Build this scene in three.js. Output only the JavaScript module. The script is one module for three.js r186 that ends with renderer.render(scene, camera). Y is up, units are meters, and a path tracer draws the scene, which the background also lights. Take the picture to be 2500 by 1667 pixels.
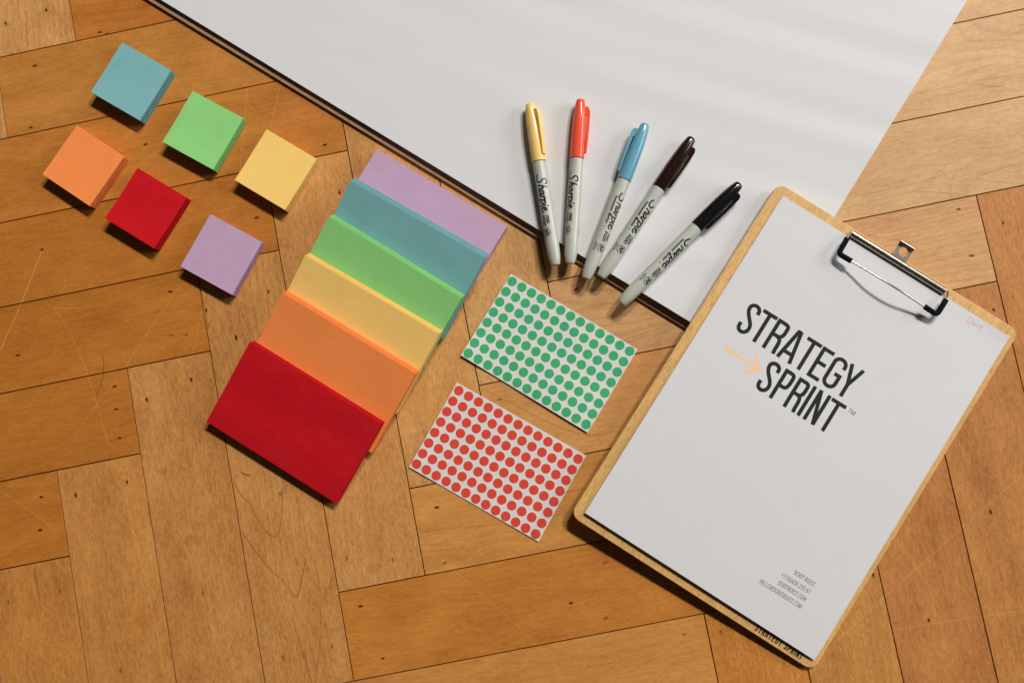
import * as THREE from 'three';
import { mergeGeometries, mergeVertices, toCreasedNormals } from 'three/addons/utils/BufferGeometryUtils.js';
import { RectAreaLightUniformsLib } from 'three/addons/lights/RectAreaLightUniformsLib.js';

// ------------------------------------------------------------------ camera, light, exposure
const scene = new THREE.Scene();
scene.background = new THREE.Color().setRGB(0.03, 0.028, 0.026);          // the dim room around the floor
const CAM_H = 0.815, FOCAL = 2431, TILT_A = 0.08717, TILT_B = -0.04833;    // 35 mm lens, almost straight down
const camera = new THREE.PerspectiveCamera(2 * Math.atan(833.5 / FOCAL) * 180 / Math.PI, 1.5, 0.01, 20);
const [ca, sa, cb, sb] = [Math.cos(TILT_A), Math.sin(TILT_A), Math.cos(TILT_B), Math.sin(TILT_B)];
// camera axes (x right, y down the picture, z into it) to world (X right, Z down the picture, Y up)
function camDir(x, y, z) {
  const y1 = ca * y - sa * z, z1 = sa * y + ca * z;
  return new THREE.Vector3(cb * x + sb * z1, -(-sb * x + cb * z1), y1);
}
camera.position.set(0, CAM_H, 0);
camera.up.copy(camDir(0, -1, 0));
camera.lookAt(camera.position.clone().add(camDir(0, 0, 1)));
// a photo pixel (of 2500 x 1667) met at height h (metres)
function P(px, py, h = 0) {
  const d = camDir((px - 1250) / FOCAL, (py - 833.5) / FOCAL, 1), t = (CAM_H - h) / -d.y;
  return new THREE.Vector3(d.x * t, h, d.z * t);
}
const renderer = new THREE.WebGLRenderer({ antialias: true });
renderer.toneMapping = THREE.LinearToneMapping;
renderer.toneMappingExposure = 1.0;
renderer.shadowMap.enabled = true;
RectAreaLightUniformsLib.init();

const tag = (o, label, category, group) => { Object.assign(o.userData, { label, category }); if (group) o.userData.group = group; return o; };
const shade = o => { o.traverse(m => { if (m.isMesh) { m.castShadow = true; m.receiveShadow = true; } }); return o; };
function mesh(name, geo, mat, parent = scene) { const m = new THREE.Mesh(geo, mat); m.name = name; m.castShadow = m.receiveShadow = true; parent.add(m); return m; }
const used = {};
function group(name, parent = scene) { const g = new THREE.Group(); const n = used[name] = (used[name] ?? -1) + 1; g.name = n ? name + '_' + String(n).padStart(3, '0') : name; parent.add(g); return g; }

function ceilingLamp(x, y, z, w, turn, power, label) {
  const g = group('ceiling_lamp'); g.position.set(x, y, z); g.rotation.y = turn;
  const housing = new THREE.MeshStandardMaterial({ color: 0xcfcac2, roughness: 0.5 });
  const glow = new THREE.MeshStandardMaterial({ color: 0xffffff, emissive: 0xfff1dd, emissiveIntensity: 2 });
  const hb = new THREE.BoxGeometry(w + 0.04, 0.05, w + 0.04); hb.translate(0, 0.031, 0); mesh('housing', hb, housing, g);
  const db = new THREE.BoxGeometry(w, 0.004, w); db.translate(0, 0.003, 0); mesh('diffuser', db, glow, g);
  const rod = new THREE.CylinderGeometry(0.008, 0.008, 0.35, 12); rod.translate(0, 0.231, 0); mesh('rod', rod, housing, g);
  const L = new THREE.RectAreaLight(new THREE.Color().setRGB(1, 0.965, 0.92), power, w, w);
  L.position.set(0, -0.004, 0); L.rotation.x = -Math.PI / 2; g.add(L);
  return tag(g, label, 'ceiling lamp', 'ceiling lamps above the floor');
}
ceilingLamp(3.24, 5.4, -3.58, 0.8, 0.6, 163, 'square pendant ceiling lamp on the side of the added fill light');
ceilingLamp(2.12, 5.4, -4.34, 0.8, 0.6, 163, 'square pendant ceiling lamp away from the added fill light');
{ // added, unseen fill light off to the right, built as a framed glowing pane
  const g = group('window'); g.position.set(3.1, 0.9, -1.0); g.rotation.y = -Math.PI / 2 - 0.3;
  const fm = new THREE.MeshStandardMaterial({ color: 0xd8d4cc, roughness: 0.6 });
  const gm = new THREE.MeshStandardMaterial({ color: 0xffffff, emissive: 0xeaf1ff, emissiveIntensity: 1.5 });
  const W = 1.8, H = 1.4;
  for (const [w, h, x, y] of [[W + 0.16, 0.08, 0, -0.04], [W + 0.16, 0.08, 0, H + 0.04], [0.08, H, -W / 2 - 0.04, H / 2], [0.08, H, W / 2 + 0.04, H / 2]]) {
    const b = new THREE.BoxGeometry(w, h, 0.08); b.translate(x, y, 0); mesh('frame', b, fm, g);
  }
  const pn = new THREE.BoxGeometry(W, H, 0.006); pn.translate(0, H / 2, 0); mesh('pane', pn, gm, g);
  const L = new THREE.RectAreaLight(new THREE.Color().setRGB(0.95, 0.97, 1), 6, W, H);
  L.position.set(0, H / 2, 0.02); L.rotation.y = Math.PI; g.add(L);
  tag(g, 'added fill light pane with pale frame, out of view beside the floor', 'window');
}

// ------------------------------------------------------------------ noise and helpers
function rng(seed) { let s = seed >>> 0; return () => { s = (s + 0x6D2B79F5) | 0; let t = Math.imul(s ^ (s >>> 15), 1 | s); t = (t + Math.imul(t ^ (t >>> 7), 61 | t)) ^ t; return ((t ^ (t >>> 14)) >>> 0) / 4294967296; }; }
const NT = new Float32Array(65536); { const r = rng(7); for (let i = 0; i < 65536; i++) NT[i] = r(); }
function vn(x, y) {
  const xi = Math.floor(x), yi = Math.floor(y); let fx = x - xi, fy = y - yi;
  fx = fx * fx * (3 - 2 * fx); fy = fy * fy * (3 - 2 * fy);
  const x0 = xi & 255, x1 = (xi + 1) & 255, y0 = (yi & 255) << 8, y1 = ((yi + 1) & 255) << 8;
  const a = NT[y0 | x0], b = NT[y0 | x1], c = NT[y1 | x0], d = NT[y1 | x1];
  return a + (b - a) * fx + (c - a) * fy + (a - b - c + d) * fx * fy;
}
const fbm = (x, y) => 0.5 * vn(x, y) + 0.3 * vn(x * 2.1 + 9, y * 2.1 + 5) + 0.2 * vn(x * 4.3 + 3, y * 4.3 + 17);
const lin = c => { c /= 255; return c <= 0.04045 ? c / 12.92 : Math.pow((c + 0.055) / 1.055, 2.4); };
const sr = c => { c = Math.min(1, Math.max(0, c)); return 255 * (c <= 0.0031308 ? c * 12.92 : 1.055 * Math.pow(c, 1 / 2.4) - 0.055); };
const rgb = (r, g, b) => new THREE.Color().setRGB(r, g, b);
function dataTex(w, h, fn, srgb) {   // fn(x, y, out) with 0..255 values
  const d = new Uint8Array(w * h * 4), o = [0, 0, 0, 255];
  for (let y = 0, i = 0; y < h; y++) for (let x = 0; x < w; x++, i += 4) { fn(x, y, o); d[i] = o[0]; d[i + 1] = o[1]; d[i + 2] = o[2]; d[i + 3] = 255; }
  const t = new THREE.DataTexture(d, w, h); t.magFilter = t.minFilter = THREE.LinearFilter; t.wrapS = t.wrapT = THREE.RepeatWrapping;
  if (srgb) t.colorSpace = THREE.SRGBColorSpace; t.needsUpdate = true; return t;
}
function canvas(w, h) { const c = document.createElement('canvas'); c.width = w; c.height = h; return [c, c.getContext('2d')]; }
function canvasTex(c) { const t = new THREE.CanvasTexture(c); t.colorSpace = THREE.SRGBColorSpace; t.anisotropy = 8; return t; }
// closed slab: top(s, t) -> Vector3 for s, t in 0..1; thickness downwards; uv = (s, 1 - t)
function slab(nx, ny, top, thick) {
  const pos = [], uv = [], idx = [], bot = new THREE.Vector3();
  const th = typeof thick === 'function' ? thick : () => thick;
  for (let l = 0; l < 2; l++) for (let j = 0; j <= ny; j++) for (let i = 0; i <= nx; i++) {
    const s = i / nx, t = j / ny, p = top(s, t); if (l) p.y -= th(s, t);
    pos.push(p.x, p.y, p.z); uv.push(s, 1 - t);
  }
  const n = (nx + 1) * (ny + 1), id = (l, i, j) => l * n + j * (nx + 1) + i;
  for (let j = 0; j < ny; j++) for (let i = 0; i < nx; i++) {
    idx.push(id(0, i, j), id(0, i, j + 1), id(0, i + 1, j), id(0, i + 1, j), id(0, i, j + 1), id(0, i + 1, j + 1));
    idx.push(id(1, i, j), id(1, i + 1, j), id(1, i, j + 1), id(1, i + 1, j), id(1, i + 1, j + 1), id(1, i, j + 1));
  }
  const side = (l0) => { // own vertices for sharp edges
    for (let k = 0; k + 1 < l0.length; k++) {
      const [a, b] = [l0[k], l0[k + 1]], base = pos.length / 3;
      for (const q of [a, b, a + n, b + n]) { pos.push(pos[3 * q], pos[3 * q + 1], pos[3 * q + 2]); uv.push(uv[2 * q], uv[2 * q + 1]); }
      idx.push(base, base + 2, base + 1, base + 1, base + 2, base + 3);
    }
  };
  const row = j => Array.from({ length: nx + 1 }, (_, i) => id(0, i, j)), col = i => Array.from({ length: ny + 1 }, (_, j) => id(0, i, j));
  side(row(0).reverse()); side(row(ny)); side(col(0)); side(col(nx).reverse());
  const g = new THREE.BufferGeometry();
  g.setAttribute('position', new THREE.Float32BufferAttribute(pos, 3)); g.setAttribute('uv', new THREE.Float32BufferAttribute(uv, 2)); g.setIndex(idx);
  // the last side winding is checked by orientation: flip if it points inwards
  g.computeVertexNormals(); return g;
}

// ------------------------------------------------------------------ parquet floor
const S0 = 815 / 831, FANG = -0.19154, fc = Math.cos(FANG), fs = Math.sin(FANG);
const toUV = p => [(fc * p.x + fs * p.z) * 1000, (-fs * p.x + fc * p.z) * 1000];       // world metres -> plank axes in mm
const fromUV = (u, v, y = 0) => new THREE.Vector3((fc * u - fs * v) / 1000, y, (fs * u + fc * v) / 1000);
const UT = [-426.4, -353, -279.7, -206.7, -133.2, -60.1, 13.2, 85.3, 158, 230.3, 303, 376.8], VT0 = -6;
const VT = [-488, -414.7, -341.2, -267.7, -194.4, -120.8, -47, 26, 98.3, 171, 243.8].map((v, i) => v);
const Uk = k => S0 * (k < 0 ? UT[0] + 73.3 * k : k > 11 ? UT[11] + 73.3 * (k - 11) : UT[k]);
const Vj = (j, u) => { const i = j + 6; return S0 * (i < 0 ? VT[0] + 73.4 * i : i > 10 ? VT[10] + 73.3 * (i - 10) : VT[i]) - 0.0042 * (u + 343); };
const mod = (a, n) => ((a % n) + n) % n;
function plankOf(k, j) { const m = mod(j + k, 10); return m < 5 ? ['V', k, j - m] : ['H', k - (m - 5), j]; }
const plankBox = ([o, k, j]) => o === 'V' ? [k, k + 1, j, j + 5] : [k, k + 5, j, j + 1];
const DOM = { u0: -500, u1: 450, v0: -465, v1: 275 }, TW = 2048, TH = 1596;
// tone of the planks that the photograph shows (as seen, sRGB)
const TONE = {
  'V0,-10': [200, 145, 84], 'H1,-6': [186, 114, 44], 'H0,-5': [188, 124, 54], 'V-1,-9': [198, 144, 84], 'H-1,-4': [184, 116, 46], 'H-2,-3': [180, 111, 41], 'H-3,-2': [180, 111, 40],
  'H-4,-1': [181, 112, 42], 'H-5,0': [183, 113, 42], 'V0,0': [192, 130, 66], 'V1,-1': [192, 132, 70], 'V2,-2': [192, 134, 72], 'V3,-3': [196, 138, 76], 'V4,-4': [198, 142, 80], 'V5,-5': [198, 148, 90],
  'V-1,1': [192, 128, 62], 'V6,-6': [200, 150, 92], 'H3,2': [188, 120, 48], 'H4,1': [198, 136, 68], 'H5,0': [200, 142, 80], 'H6,-1': [196, 148, 96], 'H2,3': [196, 132, 66], 'H7,-2': [198, 155, 104], 'H8,-3': [198, 157, 107],
  'H9,-4': [197, 154, 104], 'V10,0': [178, 118, 60], 'V11,-1': [182, 120, 58], 'V9,1': [178, 116, 60], 'V8,2': [188, 130, 66], 'V7,3': [192, 124, 54], 'V6,4': [194, 128, 60],
};
const RING = { 'V2,-2': 1.0, 'V3,-3': 0.45, 'V0,-10': 0.6, 'H7,-2': 0.5, 'H8,-3': 0.5, 'H6,-1': 0.9, 'H3,2': 0.45, 'V11,-1': 0.7, 'V10,0': 0.4, 'V4,-4': 0.3, 'H5,0': 0.5, 'H2,3': 0.6, 'H1,-6': 0.6, 'V8,2': 0.5 };
const pInfo = {};
function infoOf(id) {
  const key = id[0] + id[1] + ',' + id[2]; if (pInfo[key]) return pInfo[key];
  const r = rng(id[1] * 7919 + id[2] * 104729 + (id[0] === 'V' ? 13 : 77)); for (let i = 0; i < 4; i++) r();
  const t = TONE[key] || [184 + 16 * r(), 122 + 22 * r(), 62 + 24 * r()], m = 0.94;
  const [k0, , j0] = plankBox(id);
  return pInfo[key] = { key, vert: id[0] === 'V', col: t.map(c => lin(c) / 0.9 * m), u0: Uk(k0), j0, sx: r() * 200, sy: r() * 200, ring: RING[key] ?? 0.15 + 0.35 * r(), fr: 0.10 + 0.12 * r(), c0: (r() - 0.5) * 50, q: (0.4 + 0.8 * r()) * (r() < 0.5 ? 1 : -1), mott: 0.7 + 0.6 * r() };
}
// overlays drawn on a canvas: nail marks, scratches, dark grain lines
const tile = (ox, oy) => (x, y) => [ox + x / 2.8, oy + y / 2.8];
const T1 = tile(0, 0), T3 = tile(1660, 0), T4 = tile(0, 550), T5 = tile(830, 550), T6 = tile(1660, 550), T7 = tile(0, 1107), T8 = tile(830, 1107), T9 = tile(1660, 1107);
const pxToTex = ([x, y]) => { const [u, v] = toUV(P(x, y)); return [(u - DOM.u0) / (DOM.u1 - DOM.u0) * TW, (v - DOM.v0) / (DOM.v1 - DOM.v0) * TH]; };
const PXMM = TW / (DOM.u1 - DOM.u0);
const [ovC, ov] = canvas(TW, TH);
{
  const r = rng(5); ov.lineCap = 'round'; ov.lineJoin = 'round';
  const line = (T, pts, w, col) => {
    ov.strokeStyle = col; ov.lineWidth = w * PXMM; ov.beginPath();
    const q = pts.map(p => pxToTex(T(...p))); ov.moveTo(...q[0]);
    for (let i = 1; i < q.length - 1; i++) ov.quadraticCurveTo(...q[i], (q[i][0] + q[i + 1][0]) / 2, (q[i][1] + q[i + 1][1]) / 2);
    ov.lineTo(...q[q.length - 1]); ov.stroke();
  };
  const grain = 'rgba(138,62,20,0.4)', grainS = 'rgba(135,68,24,0.25)';
  // broad dark growth lines
  for (const [T, w, c, ...pts] of [
    [T7, 1.0, grain, [1600, 200], [1650, 310], [1700, 330], [1760, 470], [1880, 600], [1920, 500], [1930, 250]],
    [T7, 1.1, grain, [1650, 540], [1800, 760], [1950, 880], [2030, 1020], [2060, 860], [2090, 720]],
    [T7, 0.9, grainS, [2070, 400], [2090, 650], [2180, 800], [2200, 1250], [2150, 1560]],
    [T7, 1.1, grain, [2010, 1180], [2090, 1430], [2130, 1567]], [T7, 0.5, grainS, [1870, 1200], [1900, 1400], [1950, 1567]],
    [T7, 0.9, grainS, [1910, 1130], [1930, 1200], [1960, 1290]], [T7, 0.6, grainS, [2130, 640], [2190, 900], [2230, 1200], [2290, 1560]],
    [T7, 0.5, 'rgba(70,35,10,.5)', [230, 790], [245, 880], [265, 1000]], [T7, 0.6, 'rgba(110,50,10,.5)', [785, 1285], [795, 1370]],
    [T7, 0.7, 'rgba(40,25,10,.75)', [1645, 130], [1672, 145], [1706, 149]],
    [T3, 0.6, grainS, [1610, 625], [1640, 640], [1800, 600], [2000, 555], [2352, 500]], [T3, 0.6, grainS, [1620, 630], [1700, 655], [1850, 645], [1960, 620]],
    [T3, 0.6, grain, [2060, 573], [2110, 595], [2220, 590]], [T3, 0.6, grainS, [1150, 1420], [1350, 1370], [1560, 1310], [1740, 1310], [1990, 1340]],
    [T3, 0.6, grainS, [1250, 1330], [1450, 1290], [1700, 1230], [1900, 1160]], [T3, 0.5, grainS, [2352, 1255], [2150, 1245], [2005, 1220], [2090, 1180], [2352, 1110]],
    [T3, 0.5, grainS, [1600, 1130], [1800, 1130], [1830, 1120]], [T3, 0.5, grainS, [1870, 110], [2050, 100], [2200, 100]],
    [T5, 0.6, grain, [1940, 780], [2090, 740], [2300, 650]], [T5, 0.6, grainS, [1480, 640], [1700, 640], [1960, 620], [2180, 590]],
    [T5, 0.6, grain, [1000, 1130], [1200, 1230], [1400, 1340], [1620, 1430], [1800, 1440], [1870, 1400]], [T5, 0.6, grainS, [1700, 1440], [1900, 1380], [2000, 1340]],
    [T5, 0.6, grainS, [1540, 700], [1760, 690], [2010, 660]], [T8, 0.7, grain, [1540, 268], [1640, 245], [1700, 240]], [T8, 0.6, grainS, [560, 540], [780, 500], [960, 500], [1200, 480]],
    [T8, 0.7, 'rgba(90,45,15,.5)', [865, 1135], [880, 1148], [910, 1155]], [T8, 0.6, 'rgba(90,45,15,.45)', [955, 1178], [968, 1160]],
    [T4, 0.6, grainS, [1580, 590], [1560, 760], [1590, 960], [1570, 1050]], [T4, 0.6, grainS, [1650, 610], [1700, 700], [1740, 790]], [T4, 0.6, grainS, [1740, 250], [1780, 440], [1810, 600]],
    [T4, 0.6, grain, [1375, 460], [1400, 580], [1425, 700]], [T4, 0.5, grain, [1080, 752], [1170, 748], [1250, 744]], [T4, 0.6, grain, [740, 1480], [815, 1455], [925, 1420]],
    [T4, 0.4, 'rgba(40,22,8,.55)', [705, 890], [708, 1000], [690, 1080], [650, 1170]],
    [T1, 0.5, grainS, [590, 110], [640, 60], [700, 70], [780, 50]], [T1, 0.5, grainS, [620, 150], [690, 130], [700, 190], [800, 160], [840, 60]], [T1, 0.6, grainS, [1290, 290], [1420, 260]],
    [T1, 1.0, 'rgba(120,62,22,.3)', [1710, 695], [1740, 720], [1760, 755]],
    [T9, 0.6, grain, [2035, 490], [2060, 560], [2075, 610]], [T9, 0.6, grain, [2035, 40], [2045, 100]], [T9, 0.5, grainS, [1800, 1160], [1830, 1270], [1860, 1400]], [T9, 0.6, grain, [2160, 930], [2160, 965]], [T9, 0.6, grain, [2298, 1350], [2305, 1430]],
    [T6, 0.6, grainS, [2130, 1360], [2150, 1200], [2250, 1100], [2300, 1090]], [T6, 0.5, grainS, [2060, 1400], [2100, 1500]], [T6, 0.6, grainS, [2330, 1240], [2300, 1400], [2310, 1560]],
    [T6, 0.5, grainS, [1250, 60], [1420, 90], [1700, 130]], [T6, 0.5, grainS, [1560, 340], [1800, 300], [2100, 250]],
  ]) line(T, pts, w, c);
  for (let x = 20; x < 500; x += 32 + 18 * r()) line(T1, [[x, -60], [x + 25, 140], [x + 38, 300 + 40 * r()]], 0.45, grainS);
  // stains
  const blot = (T, x, y, rx, ry, col) => { const [a, b] = pxToTex(T(x, y)); for (let i = 0; i < 26; i++) { ov.fillStyle = col; ov.beginPath(); ov.ellipse(a + (r() - .5) * rx, b + (r() - .5) * ry, rx * (.1 + .22 * r()), ry * (.1 + .22 * r()), r() * 3, 0, 7); ov.fill(); } };
  blot(T8, 240, 780, 24, 14, 'rgba(165,70,15,.045)'); blot(T7, 1450, 470, 60, 36, 'rgba(130,62,18,.03)'); blot(T7, 1320, 590, 40, 14, 'rgba(90,45,15,.035)'); blot(T7, 960, 1130, 60, 40, 'rgba(130,62,18,.03)');
  blot(T9, 1850, 420, 50, 26, 'rgba(150,62,15,.035)'); blot(T7, 1100, 120, 18, 10, 'rgba(90,45,15,.05)'); blot(T9, 1010, 1540, 50, 20, 'rgba(150,70,15,.04)');
  // scratches
  const sc = (T, a, w, ...pts) => line(T, pts, w, `rgba(232,178,112,${a})`);
  sc(T4, .75, .5, [285, 165], [150, 520], [0, 845]); sc(T4, .6, .45, [1240, 395], [1000, 740], [860, 960]); sc(T4, .45, .45, [860, 960], [660, 1220], [500, 1450]);
  sc(T4, .42, .5, [290, 520], [370, 560], [480, 730], [600, 1020], [660, 1220], [740, 1500]); sc(T4, .45, .45, [370, 560], [480, 568], [560, 565], [615, 540]);
  sc(T4, .35, .4, [440, 430], [445, 340], [405, 295], [500, 245], [560, 198], [595, 196]); sc(T4, .35, .4, [600, 430], [740, 250]); sc(T4, .35, .5, [1315, 870], [1340, 760], [1375, 600]);
  sc(T4, .22, .6, [30, 180], [230, 380], [300, 470]); sc(T4, .3, .4, [620, 1430], [680, 1455]);
  sc(T1, .4, .5, [1690, 600], [1665, 860], [1640, 1150]); sc(T1, .4, .5, [1910, 600], [1845, 880]); sc(T1, .28, .5, [1570, 1400], [1545, 1480]);
  sc(T8, .42, .45, [650, 690], [880, 880], [1300, 1260], [1500, 1480]); sc(T8, .42, .45, [0, 1200], [200, 1380], [430, 1560]); sc(T8, .35, .45, [1010, 665], [1100, 490]); sc(T8, .22, .4, [1100, 1130], [1340, 1310]);
  sc(T9, .42, .5, [2352, 140], [1600, 800], [770, 1560]); sc(T9, .4, .5, [1455, 1210], [1900, 1135], [2352, 1075]); sc(T9, .4, .4, [380, 1350], [450, 1355], [560, 1400]);
  sc(T7, .4, .6, [0, 250], [180, 380], [390, 525]); sc(T7, .3, .5, [130, 440], [350, 130]); sc(T7, .22, 1.2, [840, 230], [940, 650], [1060, 1150], [1130, 1540]);
  for (let i = 0; i < 90; i++) { const x = 2500 * r(), y = 1667 * r(), a = r() * 6.28, l = 10 + 60 * r(); line((p, q) => [p, q], [[x, y], [x + l * .5 * Math.cos(a) + 6 * (r() - .5), y + l * .5 * Math.sin(a)], [x + l * Math.cos(a), y + l * Math.sin(a)]], .3, `rgba(228,176,112,${.06 + .16 * r()})`); }
  // nail marks: [tile, x, y, along the plank's length 1 or across]
  const mark = (T, x, y, L, W, dark) => {
    const [tx, ty] = pxToTex(T(x, y)), [u, v] = toUV(P(...T(x, y)));
    let k = 0; while (Uk(k + 1) < u) k++; while (Uk(k) > u) k--; let j = 0; while (Vj(j + 1, u) < v) j++; while (Vj(j, u) > v) j--;
    const vert = plankOf(k, j)[0] === 'V'; ov.save(); ov.translate(tx, ty); if (vert) ov.rotate(Math.PI / 2); ov.rotate((r() - .5) * .35);
    ov.fillStyle = `rgba(30,15,6,${dark})`; ov.beginPath(); ov.ellipse(0, 0, L * PXMM / 2, W * PXMM / 2, 0, 0, 7); ov.fill();
    ov.fillStyle = `rgba(20,10,4,${dark})`; ov.beginPath(); ov.ellipse(-L * PXMM * .15, 0, L * PXMM * .25, W * PXMM * .35, 0, 0, 7); ov.fill();
    if (dark < .6) { ov.fillStyle = 'rgba(220,190,120,.8)'; ov.beginPath(); ov.ellipse(.1, 0, L * PXMM * .28, W * PXMM * .22, 0, 0, 7); ov.fill(); }
    ov.fillStyle = 'rgba(90,40,10,.18)'; ov.beginPath(); ov.ellipse(0, 0, L * PXMM * .95, W * PXMM * .8, 0, 0, 7); ov.fill(); ov.restore();
  };
  for (const [T, ...l] of [[T1, 312, 68, 33, 160, 678, 220, 232, 448, 205, 872, 992, 986, 2220, 990, 2320, 1315, 1752, 1487], [T4, 282, 165, 1160, 452, 1405, 580, 1832, 453, 1610, 768, 118, 888, 780, 1100, 793, 1255, 1303, 1055, 998, 1190, 815, 1455],
    [T7, 865, 195, 512, 285, 278, 297, 272, 524], [T8, 660, 368, 138, 1044, 1580, 1023, 290, 1402], [T9, 2127, 400, 1705, 1140, 1325, 830], [T6, 2000, 208, 2150, 577], [T3, 2212, 1523, 1910, 1428], [T5, 1612, 436]])
    for (let i = 0; i < l.length; i += 2) mark(T, l[i], l[i + 1], 2.6 + 1.2 * r(), 1.2 + .5 * r(), .92);
  for (const [T, ...l] of [[T4, 1170, 751, 1272, 748], [T7, 407, 940, 50, 1015, 1383, 955, 1913, 275, 820, 1485, 1932, 1400, 2267, 1322], [T8, 715, 748, 360, 727, 42, 718, 1815, 745, 1820, 1127], [T9, 280, 1222, 33, 1235], [T5, 1090, 1190], [T1, 728, 230]])
    for (let i = 0; i < l.length; i += 2) mark(T, l[i], l[i + 1], 2.8, 1.4, .5);
}
const ovD = ov.getImageData(0, 0, TW, TH).data;
const floorCol = new Uint8Array(TW * TH * 4), floorBump = new Uint8Array(TW * TH * 4);
for (let y = 0, i = 0; y < TH; y++) for (let x = 0; x < TW; x++, i += 4) {
  const u = DOM.u0 + (x + .5) / TW * (DOM.u1 - DOM.u0), v = DOM.v0 + (y + .5) / TH * (DOM.v1 - DOM.v0);
  let k = Math.floor((u / S0 + 426.4) / 73.2); while (Uk(k + 1) <= u) k++; while (Uk(k) > u) k--;
  let j = Math.floor((v / S0 + 47) / 73.4); while (Vj(j + 1, u) <= v) j++; while (Vj(j, u) > v) j--;
  const q = infoOf(plankOf(k, j)), a = (q.vert ? v : u) + q.sx * 31, c = (q.vert ? u - q.u0 - 36 : v - Vj(q.j0, u) - 36), cs = c + q.sy * 17;
  const w = vn(a / 38, cs / 30) * 6;                                       // grain wanders
  const n1 = fbm(a / 110, (cs + w) / 20), n0 = fbm(a / 34 + 50, cs / 17), n2 = vn(a / 9, (cs + w * .3) / .8), n3 = vn(a / 1.7, cs / .75), n4 = vn(a / 3.6 + 40, cs / 1.4);
  const g = (c + w * 1.4) * q.fr + q.q * (c - q.c0) * (c - q.c0) * .0011 * Math.sin((a + q.sx) / 130) * 3 + a * .006 * q.q + 2.4 * vn(a / 95 + 7, cs / 60);
  const f = g - Math.floor(g), ln = Math.pow(f, 5) * (1 - Math.pow(f, 40)) * (.5 + .7 * vn(a / 22, cs / 8));
  let s = 1 + q.mott * (.34 * (n1 - .5) + .3 * (n0 - .5)) + .16 * (n2 - .5) + (q.vert ? .3 : .16) * (n3 - .5) + (q.vert ? .24 : .14) * (n4 - .5) - q.ring * .3 * ln;
  if (n3 > .9 && n4 > .55) s -= .1;
  let R = sr(q.col[0] * Math.pow(s, .75)), G = sr(q.col[1] * s), B = sr(q.col[2] * Math.pow(s, 1.25));
  const oa = ovD[i + 3] / 255; R += (ovD[i] - R) * oa; G += (ovD[i + 1] - G) * oa; B += (ovD[i + 2] - B) * oa;
  floorCol[i] = R; floorCol[i + 1] = G; floorCol[i + 2] = B; floorCol[i + 3] = 255;
  const bl = ovD[i] < 60 ? oa : ovD[i] > 200 ? oa * .4 : 0;
  const b = 255 * Math.max(0, Math.min(1, .55 + .22 * (n2 - .5) + .3 * (n3 - .5) + .35 * (n0 - .5) - .5 * bl)); floorBump[i] = floorBump[i + 1] = floorBump[i + 2] = b; floorBump[i + 3] = 255;
}
const mkT = (d, srgb) => { const t = new THREE.DataTexture(d, TW, TH); t.magFilter = t.minFilter = THREE.LinearFilter; t.anisotropy = 8; if (srgb) t.colorSpace = THREE.SRGBColorSpace; t.needsUpdate = true; return t; };
const woodMat = new THREE.MeshPhysicalMaterial({ map: mkT(floorCol, true), bumpMap: mkT(floorBump), bumpScale: 0.00012, roughness: 0.5, specularIntensity: 0.55 });
const floor = group('floor'); floor.userData.kind = 'structure';
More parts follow.
